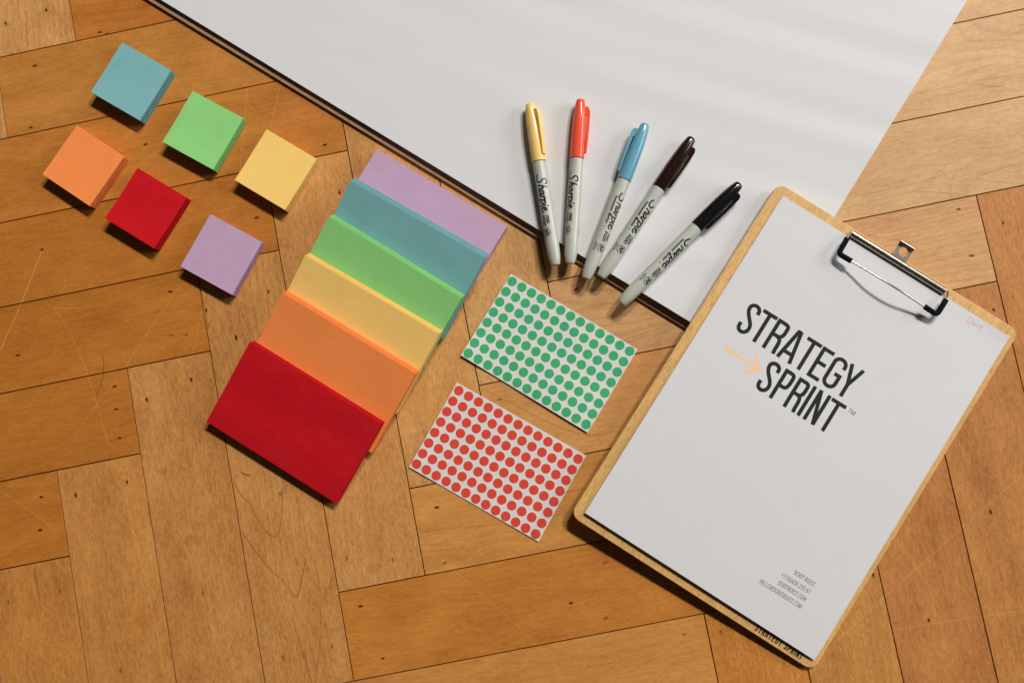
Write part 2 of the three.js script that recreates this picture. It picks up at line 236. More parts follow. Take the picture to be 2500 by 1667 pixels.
{
  const dark = new THREE.MeshStandardMaterial({ color: rgb(0.02, 0.012, 0.007), roughness: 1 });
  const sub = new THREE.BoxGeometry(4, 0.02, 4); sub.translate(0, -0.016, 0); mesh('subfloor', sub, dark, floor);
  const seen = new Map(), inside = { V: [], H: [] };
  for (let k = -9; k <= 18; k++) for (let j = -15; j <= 12; j++) { const id = plankOf(k, j); seen.set(id.join(), id); }
  const uvOf = (u, v) => [(u - DOM.u0) / (DOM.u1 - DOM.u0), (v - DOM.v0) / (DOM.v1 - DOM.v0)];
  const corners = id => { const [k0, k1, j0, j1] = plankBox(id), g = 0.42; return [[Uk(k0) + g, j0, 1], [Uk(k1) - g, j0, 1], [Uk(k1) - g, j1, -1], [Uk(k0) + g, j1, -1]].map(([u, j, s]) => [u, Vj(j, u) + s * g]); };
  const within = c => c.every(([u, v]) => u > DOM.u0 && u < DOM.u1 && v > DOM.v0 && v < DOM.v1);
  for (const id of seen.values()) if (within(corners(id))) inside[id[0]].push(id);
  const r = rng(99);
  const touches = c => c.some(([u, v]) => u > DOM.u0 && u < DOM.u1 && v > DOM.v0 && v < DOM.v1) || (Math.min(...c.map(q => q[0])) < DOM.u1 && Math.max(...c.map(q => q[0])) > DOM.u0 && Math.min(...c.map(q => q[1])) < DOM.v1 && Math.max(...c.map(q => q[1])) > DOM.v0);
  for (const id of seen.values()) {
    const c = corners(id), y = -0.00003 - 0.00022 * r();
    // planks that reach past the picture borrow the grain of a whole plank; those in view keep their own
    const tc = touches(c) && c.every(([u, v]) => u > DOM.u0 - 330 && u < DOM.u1 + 330 && v > DOM.v0 - 330 && v < DOM.v1 + 330) ? c : corners(inside[id[0]][Math.floor(r() * inside[id[0]].length)]);
    const pos = [], uv = [], b = 0.15;
    const top = c.map(([u, v], i) => fromUV(u + (i === 0 || i === 3 ? b : -b), v + (i < 2 ? b : -b), y)), rim = c.map(([u, v]) => fromUV(u, v, y - 0.0002)), low = c.map(([u, v]) => fromUV(u, v, -0.0058));
    const t = tc.map(q => uvOf(...q)).map(([a, d]) => [a, d]);
    const quad = (A, i, j2, Bq) => { for (const [p, n] of [[A[i], i], [Bq[i], i], [A[j2], j2], [A[j2], j2], [Bq[i], i], [Bq[j2], j2]]) { pos.push(p.x, p.y, p.z); uv.push(...t[n]); } };
    for (const n of [0, 3, 1, 1, 3, 2]) { pos.push(top[n].x, top[n].y, top[n].z); uv.push(...t[n]); }
    for (let i = 0; i < 4; i++) { const n = (i + 1) % 4; quad(top, n, i, rim); quad(rim, n, i, low); }
    const geo = new THREE.BufferGeometry(); geo.setAttribute('position', new THREE.Float32BufferAttribute(pos, 3)); geo.setAttribute('uv', new THREE.Float32BufferAttribute(uv, 2)); geo.computeVertexNormals();
    mesh('plank', geo, woodMat, floor);
  }
}

// ------------------------------------------------------------------ paper stuff
const paperNoise = dataTex(512, 512, (x, y, o) => { o[0] = o[1] = o[2] = 255 * (.5 * vn(x / 2, y / 2) + .5 * vn(x / 5, y / 5)); });
const sheetLines = dataTex(64, 512, (x, y, o) => { o[0] = o[1] = o[2] = 255 * (.75 * vn(3, y / 2.1) + .25 * vn(x / 9, y / 1.3 + 40)); });
const paperMat = (c, rough = 0.85, bump = 0.00003) => { const t = paperNoise.clone(); t.repeat.set(6, 6); t.needsUpdate = true; return new THREE.MeshStandardMaterial({ color: c, roughness: rough, bumpMap: t, bumpScale: bump }); };

// flipchart pad: corner in the picture at (1827, 873), one side towards (393, 0), the other towards (2350, 0)
const PADH = 0.0061, corner = P(1827, 873, PADH), e1 = P(393, 0, PADH).sub(corner).setY(0).normalize(), e2 = P(2350, 0, PADH).sub(corner).setY(0).normalize();
const e2o = new THREE.Vector3(-e1.z, 0, e1.x); if (e2o.dot(e2) < 0) e2o.negate(); e2.copy(e2o);
const padTop = (a, b) => { // height of the top sheet; a along the long side from the corner, b inwards
  const lift = 0.0024 * Math.exp(-((a - 0.05) ** 2) / 0.045) * Math.exp(-b / 0.09);
  const right = Math.exp(-a / 0.34), q = a * 0.167 + b;
  const wv = right * (1 - Math.exp(-b / 0.06)) * (0.00045 * Math.sin(q * 105 + 1.5 * Math.sin(a * 9)) + 0.0003 * Math.sin(q * 190 + a * 22 + 1));
  return PADH + lift + wv;
};
const onPad = (p) => { const d = p.clone().sub(corner); return padTop(Math.max(0, d.dot(e1)), Math.max(0, d.dot(e2))); };
{
  const g = group('flipchart_pad'); g.position.set(corner.x, 0, corner.z);
  const white = paperMat(rgb(0.675, 0.667, 0.665)), card = new THREE.MeshStandardMaterial({ map: dataTex(256, 256, (x, y, o) => { const n = .75 * vn(x / 2, y / 2) + .25 * vn(x / 18, y / 18); o[0] = 138 + 50 * n; o[1] = 106 + 44 * n; o[2] = 78 + 36 * n; }, true), roughness: 0.95 });
  card.map.repeat.set(14, 10);
  const at = (a, b, y) => new THREE.Vector3(e1.x * a + e2.x * b, y, e1.z * a + e2.z * b);
  const A = 0.98, B = 0.65;
  mesh('backing_board', slab(2, 2, (s, t) => at(A * (1 - s), -0.0054 + (B + 0.0054) * (1 - t), 0.0026), 0.0025), card, g);
  mesh('sheets', slab(4, 2, (s, t) => at(A * (1 - s) + 0.0003, 0.0006 + B * (1 - t), PADH - 0.0005), PADH - 0.0005 - 0.0027), white, g);
  mesh('top_sheet', slab(150, 100, (s, t) => { const a = A * (1 - s) ** 1.5, b = B * (1 - t) ** 1.3; return at(a, b, padTop(a, b)); }, 0.00022), white, g);
  tag(g, 'large blank white flipchart pad on brown backing board', 'flipchart pad');
}

// ------------------------------------------------------------------ sticky notes
const NOTE = { blue: [0.215, 0.465, 0.475], green: [0.285, 0.66, 0.215], orange: [0.96, 0.285, 0.075], red: [0.58, 0.007, 0.013], yellow: [0.96, 0.63, 0.18], purple: [0.53, 0.35, 0.50] };
function noteMats(name) {
  const c = NOTE[name], seed = name.length * 13;
  const tex = dataTex(256, 256, (x, y, o) => { const n = 1 + .10 * (fbm(x / 40 + seed, y / 40) - .5) + .06 * (vn(x / 2.2, y / 2.2 + seed) - .5); for (let i = 0; i < 3; i++) o[i] = sr(c[i] * n + (name === 'red' ? .012 * Math.max(0, fbm(x / 30, y / 14 + 8) - .4) : 0)); }, true);
  const t2 = sheetLines.clone(); t2.needsUpdate = true;
  return { top: new THREE.MeshPhysicalMaterial({ map: tex, roughness: 0.8, specularIntensity: 0.22, bumpMap: paperNoise, bumpScale: 0.00002 }), side: new THREE.MeshPhysicalMaterial({ color: rgb(...c), roughness: 0.85, specularIntensity: 0.22, bumpMap: t2, bumpScale: 0.00025 }) };
}
// a pad lying in local x (width) and z (depth), base at y = 0; the glued edge is at z = 0
function notePad(name, mats, W, D, T, curl, sh = 0) {
  const g = group(name);
  const r = rng(Math.round(W * 1e4 + D * 1e5 + mats.side.color.r * 999)), layers = 14, geos = [];
  for (let i = 0; i < layers; i++) {   // the block leans and its sheets are a hair out of line
    const t0 = (T - 0.0003) * i / layers, t1 = (T - 0.0003) * (i + 1) / layers, dx = (r() - .5) * 0.00035, dz = (r() - .5) * 0.00035 - sh * (1 - (i + .5) / layers);
    const b = new THREE.BoxGeometry(W, t1 - t0, D); b.translate(W / 2 + dx, (t0 + t1) / 2, D / 2 + dz); geos.push(b);
  }
  mesh('sheet_block', mergeGeometries(geos), mats.side, g);
  mesh('top_sheet', slab(10, 24, (s, t) => new THREE.Vector3(W * s, T + curl(s, t), D * t), 0.00012), mats.top, g);
  return g;
}
const M = Object.fromEntries(Object.keys(NOTE).map(k => [k, noteMats(k)]));
const smallPads = { blue: [297, 102, 416.7, 172.7, 342, 294, 221, 226], green: [470, 222, 593, 289, 520, 414, 397, 347], orange: [186, 305, 302, 384, 219, 503, 102, 426], yellow: [650, 316, 771, 387, 698, 514, 573, 439], red: [333, 410, 455, 483, 377, 607, 258, 533], purple: [513, 522, 638, 592, 566, 718, 441, 651] };
const curls = { blue: .0009, green: .0010, orange: .0005, yellow: .0006, red: .0014, purple: .0003 };
for (const [c, q] of Object.entries(smallPads)) {
  const T = 0.0104, [a, b, d, e] = [0, 2, 4, 6].map(i => P(q[i], q[i + 1], T)), ctr = a.clone().add(b).add(d).add(e).multiplyScalar(.25), x = b.clone().sub(a).add(d.clone().sub(e)).normalize();
  const S = 0.0502, k = curls[c];
  const g = notePad('square_note_pad', M[c], S, S, T, (s, t) => { const u = Math.max(0, (t - .42) / .58); return k * (u * u * (1.1 - .3 * s) + .12 * Math.sin(t * 7 + s * 2)) + .00004; });
  g.rotation.y = Math.atan2(-x.z, x.x); const z = new THREE.Vector3(-x.z, 0, x.x);
  g.position.copy(ctr).addScaledVector(x, -S / 2).addScaledVector(z, -S / 2).setY(0.00002);
  tag(g, `small square ${c} sticky note pad lying alone on the parquet`, 'sticky notes', 'small square sticky note pads');
}
{ // the wide pads, each leaning on the one behind it
  const W = 0.1272, D = 0.0762, T = 0.0084, SH = { purple: 0, blue: .0026, green: .0019, yellow: .0018, orange: .0018, red: .0005 };
  const rows = [['purple', 919.3, 363.3, 1239, 552.4], ['blue', 853.2, 440, 1186, 629.7], ['green', 800, 527, 1129, 728.6], ['yellow', 743, 622.5, 1073.8, 815.7], ['orange', 687.5, 713.6, 1016.4, 914], ['red', 606.5, 833.7, 934, 1037]];
  const where = { purple: 'lying flat at the back of the fan, beside the flipchart', blue: 'leaning on the purple one in the fan', green: 'leaning on the blue one in the fan', yellow: 'leaning on the green one in the fan', orange: 'leaning on the yellow one in the fan', red: 'at the front of the fan, leaning on the orange one' };
  let prev = null;
  for (const [c, x0, y0, x1, y1] of rows) {
    let th = prev ? 0.24 : 0, res; const sh = SH[c];
    const solve = th => {
      const h = (D - sh) * Math.sin(th) + T * Math.cos(th), a = P(x0, y0, h), b = P(x1, y1, h), x = b.clone().sub(a).setY(0).normalize(), z = new THREE.Vector3(-x.z, 0, x.x);
      const mid = a.add(b).multiplyScalar(.5), foot = mid.clone().addScaledVector(z, (D - sh) * Math.cos(th) - T * Math.sin(th));   // where the front lower edge meets the floor
      return { h, mid, x, z, foot, th, sh };
    };
    if (!prev) res = solve(0);
    else for (th = 0.1; th < 0.5; th += 0.002) {
      res = solve(th);
      // cross-section along z of this pad: the previous pad's front top edge and my back lower edge
      const d = res.foot.clone().sub(prev.foot).dot(res.z), pv = [d - T * Math.sin(prev.th) - prev.sh * Math.cos(prev.th), T * Math.cos(prev.th) - prev.sh * Math.sin(prev.th)];   // distance behind my foot, height
      const under = pv[0] * Math.tan(th) >= pv[1] + 0.0001;
      const bx = D * Math.cos(th), by = D * Math.sin(th), pt = pv[1] + (bx - pv[0]) * Math.tan(prev.th);
      if (under && by >= pt + 0.0001) break;
    }
    const g = notePad('wide_note_pad', M[c], W, D, T, (s, t) => (c === 'red' ? .0005 * Math.max(0, (t - .5) / .5) ** 2 + .00032 * Math.sin(t * 9 + s * 1.5) : .00005 * Math.sin(t * 6)) + .0002, sh);
    const q = new THREE.Quaternion().setFromAxisAngle(new THREE.Vector3(0, 1, 0), Math.atan2(-res.x.z, res.x.x)).multiply(new THREE.Quaternion().setFromAxisAngle(new THREE.Vector3(1, 0, 0), res.th));
    g.quaternion.copy(q);
    const front = res.foot.clone().setY(0.00002);   // front lower edge sits at the foot
    const off = new THREE.Vector3(W / 2, 0, D - sh).applyQuaternion(q); g.position.copy(front).sub(off);
    tag(g, `wide ${c} sticky note pad ${where[c]}`, 'sticky notes', 'wide sticky note pads in a rainbow fan');
    prev = res;
  }
}

// ------------------------------------------------------------------ sheets of dot stickers
function dotSheet(colorName, col, cornersPx, dotsPx, warp, label) {
  const g = group('sticker_sheet'), H = 0.0006;
  const [a, b, c, d] = cornersPx.map(p => P(...p, H)), x = b.clone().sub(a).add(c.clone().sub(d)).setY(0).normalize(), z = new THREE.Vector3(-x.z, 0, x.x);
  const W = (b.distanceTo(a) + c.distanceTo(d)) / 2, D = (d.distanceTo(a) + c.distanceTo(b)) / 2, ctr = a.clone().add(b).add(c).add(d).multiplyScalar(.25);
  g.position.copy(ctr).addScaledVector(x, -W / 2).addScaledVector(z, -D / 2).setY(0); g.rotation.y = Math.atan2(-x.z, x.x);
  const hy = (s, t) => 0.00035 + warp(s, t);
  const backing = paperMat(rgb(0.70, 0.68, 0.64), 0.45); backing.name = 'backing';
  mesh('backing_sheet', slab(36, 24, (s, t) => new THREE.Vector3(W * s, hy(s, t), D * t), 0.00016), backing, g);
  const loc = p => { const q = P(...p, H).sub(g.position); return [q.dot(x), q.dot(z)]; }, [q0, q1, q2, q3] = dotsPx.map(loc);
  const disc = new THREE.CylinderGeometry(0.00395, 0.00395, 0.00008, 30), dm = new THREE.MeshPhysicalMaterial({ color: rgb(...col), roughness: 0.38, bumpMap: paperNoise, bumpScale: 0.00001 });
  const up = new THREE.Vector3(0, 1, 0), n = new THREE.Vector3();
  for (let j = 0; j < 8; j++) for (let i = 0; i < 13; i++) {
    const s = i / 12, t = j / 7, px = (q0[0] * (1 - s) + q1[0] * s) * (1 - t) + (q3[0] * (1 - s) + q2[0] * s) * t, pz = (q0[1] * (1 - s) + q1[1] * s) * (1 - t) + (q3[1] * (1 - s) + q2[1] * s) * t;
    const e = 0.003, S = px / W, Tt = pz / D, dx = (hy(S + e / W, Tt) - hy(S - e / W, Tt)) / (2 * e), dz = (hy(S, Tt + e / D) - hy(S, Tt - e / D)) / (2 * e);
    const m = mesh('dot_sticker', disc, dm, g); n.set(-dx, 1, -dz).normalize(); m.quaternion.setFromUnitVectors(up, n); m.position.set(px, hy(S, Tt) + 0.00007, pz);
  }
  return tag(g, label, 'sticker sheet', 'sheets of round dot stickers');
}
const sm = (a, b, x) => { x = Math.min(1, Math.max(0, (x - a) / (b - a))); return x * x * (3 - 2 * x); };
const t5 = (x, y) => T5(x, y), t8 = (x, y) => T8(x, y);
dotSheet('green', [0.045, 0.40, 0.155], [t5(1170, 330), t5(2037, 850), t5(1693, 1415), t5(827, 890)], [t5(1177, 384), t5(1981, 860), t5(1683, 1360), t5(879, 875)],
  (s, t) => 0.0017 * sm(.35, 1, t) * (0.25 + 0.75 * sm(.2, .75, s)) + 0.0012 * sm(.3, 0, s) * sm(.6, 1, t) + 0.0003 * Math.sin(3 * s + 2 * t) + 0.0003, 'white sheet of round green dot stickers on the parquet');
dotSheet('red', [0.70, 0.062, 0.036], [t5(800, 1075), t8(1687, 13), t8(1355, 603), t8(472, 90)], [t5(812, 1130), t8(1628, 37), t8(1338, 549), t8(524, 72)],
  (s, t) => 0.0009 * sm(.4, 1, t) * (0.35 + 0.65 * sm(.3, .05, s)) + 0.0004 * sm(.6, 1, s) * sm(.5, 1, t) + 0.0001, 'white sheet of round red dot stickers on the parquet');

// ------------------------------------------------------------------ permanent markers
function scriptStrokes(x) { // the brand script, mm, baseline 0, y up; about 31 mm long
  const p = (...a) => { x.beginPath(); x.moveTo(a[0], -a[1]); for (let i = 2; i < a.length; i += 6) x.bezierCurveTo(a[i], -a[i + 1], a[i + 2], -a[i + 3], a[i + 4], -a[i + 5]); x.stroke(); };
  x.lineWidth = 1.25; x.lineCap = x.lineJoin = 'round';
  p(6.6, 6.3, 6.9, 8.4, 3.2, 8.6, 2.4, 6.6, 1.6, 4.4, 5.4, 3.6, 4.6, 1.4, 3.8, -.8, .2, -.7, -1.6, 1.2);       // S
  p(9.4, 7.4, 8.6, 5, 7.8, 2.4, 7.1, 0); p(7.7, 2.2, 8.8, 4.4, 10.6, 4.8, 10.3, 3, 10.1, 1.6, 9.7, .2, 11, .3);   // h
  p(14.7, 3.6, 13.3, 4.8, 11.6, 3, 11.7, 1.2, 11.8, -.4, 13.8, .3, 14.9, 3.7, 14.6, 2, 14.2, .1, 15.6, .4);        // a
  p(16, 0, 16.3, 1.4, 16.8, 3, 17.1, 4.1); p(16.7, 2.4, 17.4, 3.8, 18.3, 4.4, 19.3, 3.9);                       // r
  p(20.2, 4.2, 19.6, 2, 18.9, -.6, 18.2, -2.7); p(19.7, 2.4, 21, 4.9, 23.2, 4.6, 22.6, 2.3, 22, .1, 20, -.4, 19.4, 1);  // p
  p(24.4, 4, 24, 2.6, 23.5, .2, 24.8, .2); p(25, 6, 25.1, 6.1, 25.1, 6.1, 25.2, 6.2);                           // i
  p(26, 2, 27.2, 2.2, 28.9, 3, 28.4, 4, 27.7, 5, 25.8, 3.6, 25.9, 1.7, 26, -.4, 28.4, -.2, 29.7, 1.2);            // e
}
function barrelTex(roll) { // canvas: across = round the barrel (35.2 mm), down = from cap to tail (87 mm)
  const K = 14, Wm = 35.2, Hm = 87, [c, x] = canvas(Math.round(Wm * K), Math.round(Hm * K));
  const id = x.createImageData(c.width, c.height), D = id.data;
  for (let i = 0, yy = 0; yy < c.height; yy++) for (let xx = 0; xx < c.width; xx++, i += 4) { const n = 1 + .05 * (vn(xx / 30, yy / 90) - .5); D[i] = 188 * n; D[i + 1] = 190 * n; D[i + 2] = 177 * n; D[i + 3] = 255; }
  x.putImageData(id, 0, 0);
  for (const wrap of [-1, -.5, 0, .5, 1]) {   // printed twice round the barrel
    x.save(); x.scale(K, K); x.translate(Wm * (.75 + roll / 360 + wrap), 0); x.rotate(Math.PI / 2);   // now x runs from cap to tail, -y to the text's top
    x.strokeStyle = x.fillStyle = '#101010';
    x.save(); x.translate(13.5, 2.2); scriptStrokes(x); x.restore();
    x.textBaseline = 'alphabetic';
    const txt = (s, px, py, h, w, bold) => { x.save(); x.translate(px, py); x.font = `${bold ? 'bold ' : ''}20px sans-serif`; const m = x.measureText(s).width; x.scale(w / m, h / 14.3); x.fillText(s, 0, 0); x.lineWidth = bold ? 1.6 : .6; x.strokeText(s, 0, 0); x.restore(); };
    txt('Permanent', 15.5, 5.6, 1.9, 13.5, true); txt('Marker', 30.5, 5.6, 1.9, 9.2, true); x.beginPath(); x.arc(42.3, 5, .55, 0, 7); x.lineWidth = .25; x.stroke();
    txt('FINE', 46.4, -.4, 2.5, 6.6, true); txt('POINT', 45.6, 2.9, 2.5, 9.2, true);
    x.lineWidth = .35; x.beginPath(); x.arc(60, 1.2, 3.5, 0, 7); x.stroke(); txt('AP', 57.6, 2.5, 3.2, 4.8, true);
    x.lineWidth = .5; for (let a = 0; a < 14; a++) if (a % 3) { x.beginPath(); x.arc(60, 1.2, 2.8, a * .449, a * .449 + .3); x.stroke(); }
    txt('Conforms to', 56.5, 6.2, .9, 6.5); txt('ASTM D-4236', 56.5, 7.5, .9, 7, true);
    x.restore();
  }
  return canvasTex(c);
}
const barrelProfile = [[0, 0], [3.2, 0], [3.6, .3], [3.9, 1.0], [4.5, 3.5], [5.0, 6.5], [5.35, 10.5], [5.52, 16], [5.6, 24], [5.62, 60], [5.62, 86.3], [5.3, 86.6], [0, 86.8]];
const capProfile = [[0, 86.9], [5.75, 86.95], [5.95, 87.2], [5.95, 88], [5.95, 97], [5.9, 105], [5.75, 113], [5.45, 120], [5.0, 126], [4.55, 130], [4.1, 133], [3.75, 135], [3.3, 136.2], [2.4, 136.9], [1.2, 137.15], [0, 137.2]];
function lathe(profile, seg) {
  const pts = []; for (let i = 0; i < profile.length; i++) pts.push(new THREE.Vector2(profile[i][0] / 1000, profile[i][1] / 1000));
  const g = new THREE.LatheGeometry(pts, seg), p = g.attributes.position, uv = g.attributes.uv;
  for (let i = 0; i < p.count; i++) uv.setY(i, p.getY(i) / 0.087);
  g.rotateZ(-Math.PI / 2); return g;
}
const clipGeo = (() => { // side view: along the cap and out from its axis
  const s = new THREE.Shape(); s.moveTo(129.5, 3.6); s.bezierCurveTo(131, 6.4, 129.8, 8.0, 126.6, 8.2); s.bezierCurveTo(116, 8.4, 104, 8.0, 93.5, 7.3); s.bezierCurveTo(91.6, 7.1, 91.4, 6.4, 92.6, 6.1); s.lineTo(95.5, 6.25);
  s.bezierCurveTo(105, 6.6, 115, 6.65, 121.5, 6.5); s.bezierCurveTo(124, 6.4, 124.2, 5.4, 123.4, 4.0); s.closePath();
  const g = new THREE.ExtrudeGeometry(s, { depth: 2.6, bevelEnabled: true, bevelThickness: .55, bevelSize: .4, bevelSegments: 3, curveSegments: 10 });
  g.translate(0, 0, -1.3); g.scale(.001, .001, .001); return g;    // x along the axis, y outwards
})();
const capMat = (c, r = 0.13) => new THREE.MeshPhysicalMaterial({ color: rgb(...c), roughness: r });
const markers = [
  ['yellow', [0.93, 0.62, 0.2], [1293, 249], [1357, 650], -22, 48, 'leftmost of the fan'],
  ['coral red', [0.86, 0.10, 0.045], [1418, 240], [1392, 645], -40, 85, ''],
  ['sky blue', [0.13, 0.35, 0.45], [1577, 301], [1430, 681], 42, -82, ''],
  ['dark brown', [0.020, 0.007, 0.004], [1691, 335], [1466, 677], 32, 96, ''],
  ['black', [0.006, 0.0065, 0.006], [1806, 449], [1518, 739], 44, 98, ''],
];
for (const [name, col, top, tail, roll, clipAt] of markers) {
  const g = group('permanent_marker'), h = PADH + 0.0058;
  // the barrel rests on the top sheet: raise it until it clears the sheet along its length
  const a0 = P(...tail, h), b0 = P(...top, h), dir = b0.clone().sub(a0).setY(0).normalize(), mid = a0.clone().add(b0).multiplyScalar(.5);
  const start = mid.clone().addScaledVector(dir, -0.0686); let y = 0;
  for (let s = 0; s <= 137; s += 3) { const q = start.clone().addScaledVector(dir, s / 1000), d = q.clone().sub(corner); if (d.dot(e2) > 0 && d.dot(e1) > 0) y = Math.max(y, onPad(q) + (s > 88 ? 0.00595 : s > 25 ? 0.00562 : 0.0045)); }
  const hh = y + 0.00003, a = P(...tail, hh), b = P(...top, hh), m2 = a.add(b).multiplyScalar(.5);
  g.position.copy(m2).addScaledVector(dir, -0.0686); g.position.y = hh; g.rotation.y = Math.atan2(-dir.z, dir.x);
  mesh('barrel', lathe(barrelProfile, 48), new THREE.MeshPhysicalMaterial({ map: barrelTex(roll), roughness: 0.32, clearcoat: .35, clearcoatRoughness: .2 }), g);
  const cm = capMat(col), cap = mesh('cap', lathe(capProfile, 48), cm, g);
  const cg = clipGeo.clone(); cg.rotateX(clipAt * Math.PI / 180); mesh('clip', cg, cm, cap);
  tag(g, `grey permanent marker with ${name} cap lying across the flipchart edge`, 'marker', 'markers fanned out on the flipchart');
}

// ------------------------------------------------------------------ clipboard
const CK = 1.0112;                                              // picture size of the sheet against A4
const hTL = 0.0150, hTR = 0.0050, tl = P(1912, 481, hTL), tr = P(2470, 827, hTR), br = P(1988, 1607, hTR + .001), bl = P(1425, 1246, hTL + .001);
const cx = tr.clone().sub(tl).normalize(), czRaw = bl.clone().sub(tl).add(br.clone().sub(tr)).normalize(), cy = czRaw.clone().cross(cx).normalize(), cz = cx.clone().cross(cy);
const boardFrame = new THREE.Matrix4().makeBasis(cx, cy, cz);
const cCtr = tl.clone().add(tr).add(br).add(bl).multiplyScalar(.25);
const cOrg = cCtr.clone().addScaledVector(cx, -.105 * CK).addScaledVector(cz, -.1485 * CK);      // the sheet's top left corner
const mm = v => v * .001 * CK;
// strokes of the condensed capitals, in a box w x h, y down
function letter(x, ch, px, py, w, h, lw) {
  x.save(); x.translate(px, py); x.lineWidth = lw; x.lineCap = 'butt'; x.lineJoin = 'miter'; x.miterLimit = 12; const q = lw / 2; x.beginPath();
  const R = Math.min((w - lw) / 2, h * .2), l = q, r = w - q, t = q, b = h - q, m = w / 2;
  switch (ch) {
    case 'S': x.moveTo(r, h * .27); x.lineTo(r, t + R * .95); x.bezierCurveTo(r, t - R * .28, l, t - R * .28, l, t + R); x.bezierCurveTo(l, h * .42, r, h * .55, r, h * .74); x.bezierCurveTo(r, b + R * .35, l, b + R * .35, l, b - R); x.lineTo(l, h * .70); break;
    case 'T': x.moveTo(0, t); x.lineTo(w, t); x.moveTo(m, t); x.lineTo(m, h); break;
    case 'R': x.moveTo(l, h); x.lineTo(l, t); x.lineTo(m * .8, t); x.bezierCurveTo(r + .4, t, r, h * .08, r, h * .26); x.bezierCurveTo(r, h * .46, r * .8, h * .49, m, h * .49); x.lineTo(l, h * .49); x.moveTo(m * .9, h * .49); x.bezierCurveTo(r, h * .5, r - .3, h * .62, r - .3, h * .8); x.bezierCurveTo(r - .3, h * .92, r, h * .96, r + .2, h); break;
    case 'P': x.moveTo(l, h); x.lineTo(l, t); x.lineTo(m * .8, t); x.bezierCurveTo(r + .4, t, r, h * .08, r, h * .28); x.bezierCurveTo(r, h * .5, r * .8, h * .53, m, h * .53); x.lineTo(l, h * .53); break;
    case 'A': x.moveTo(q * .9, h); x.lineTo(m - q * .55, 0); x.moveTo(w - q * .9, h); x.lineTo(m + q * .55, 0); x.moveTo(m - q, q * .7); x.lineTo(m + q, q * .7); x.moveTo(w * .22, h * .74); x.lineTo(w * .78, h * .74); break;
    case 'E': x.moveTo(w, t); x.lineTo(l, t); x.lineTo(l, b); x.lineTo(w, b); x.moveTo(l, h * .49); x.lineTo(w * .9, h * .49); break;
    case 'G': x.moveTo(r, h * .3); x.lineTo(r, t + R); x.bezierCurveTo(r, t - R * .3, l, t - R * .3, l, t + R); x.lineTo(l, b - R); x.bezierCurveTo(l, b + R * .3, r, b + R * .3, r, b - R); x.lineTo(r, h * .53); x.lineTo(m, h * .53); break;
    case 'Y': x.moveTo(q * .9, 0); x.lineTo(m, h * .6); x.lineTo(w - q * .9, 0); x.moveTo(m, h * .55); x.lineTo(m, h); break;
    case 'I': x.moveTo(m, 0); x.lineTo(m, h); break;
    case 'N': x.moveTo(l, h); x.lineTo(l, 0); x.moveTo(r, h); x.lineTo(r, 0); x.moveTo(l, 0); x.lineTo(r, h); break;
    case 'W': x.lineJoin = 'bevel'; x.moveTo(0, 0); x.lineTo(w * .25, h); x.lineTo(m, 0); x.lineTo(w * .75, h); x.lineTo(w, 0); break;
    case 'O': x.moveTo(r, h * .5); x.lineTo(r, t + R); x.bezierCurveTo(r, t - R * .3, l, t - R * .3, l, t + R); x.lineTo(l, b - R); x.bezierCurveTo(l, b + R * .3, r, b + R * .3, r, b - R); x.closePath(); break;
    case 'K': x.moveTo(l, 0); x.lineTo(l, h); x.moveTo(r, 0); x.lineTo(l, h * .6); x.moveTo(m * .8, h * .45); x.lineTo(r, h); break;
    case 'B': x.moveTo(l, t); x.lineTo(m, t); x.bezierCurveTo(r + 1, t, r + 1, h * .48, m, h * .48); x.lineTo(l, h * .48); x.moveTo(m, h * .48); x.bezierCurveTo(r + 1.5, h * .48, r + 1.5, b, m, b); x.lineTo(l, b); x.lineTo(l, 0); break;
  }
  x.stroke(); x.restore();
}
const board = group('clipboard');
board.position.copy(cOrg); board.quaternion.setFromRotationMatrix(boardFrame);
const BT = 0.003, DOC = 0.0009;                                   // board thickness, height of the sheets at the clip
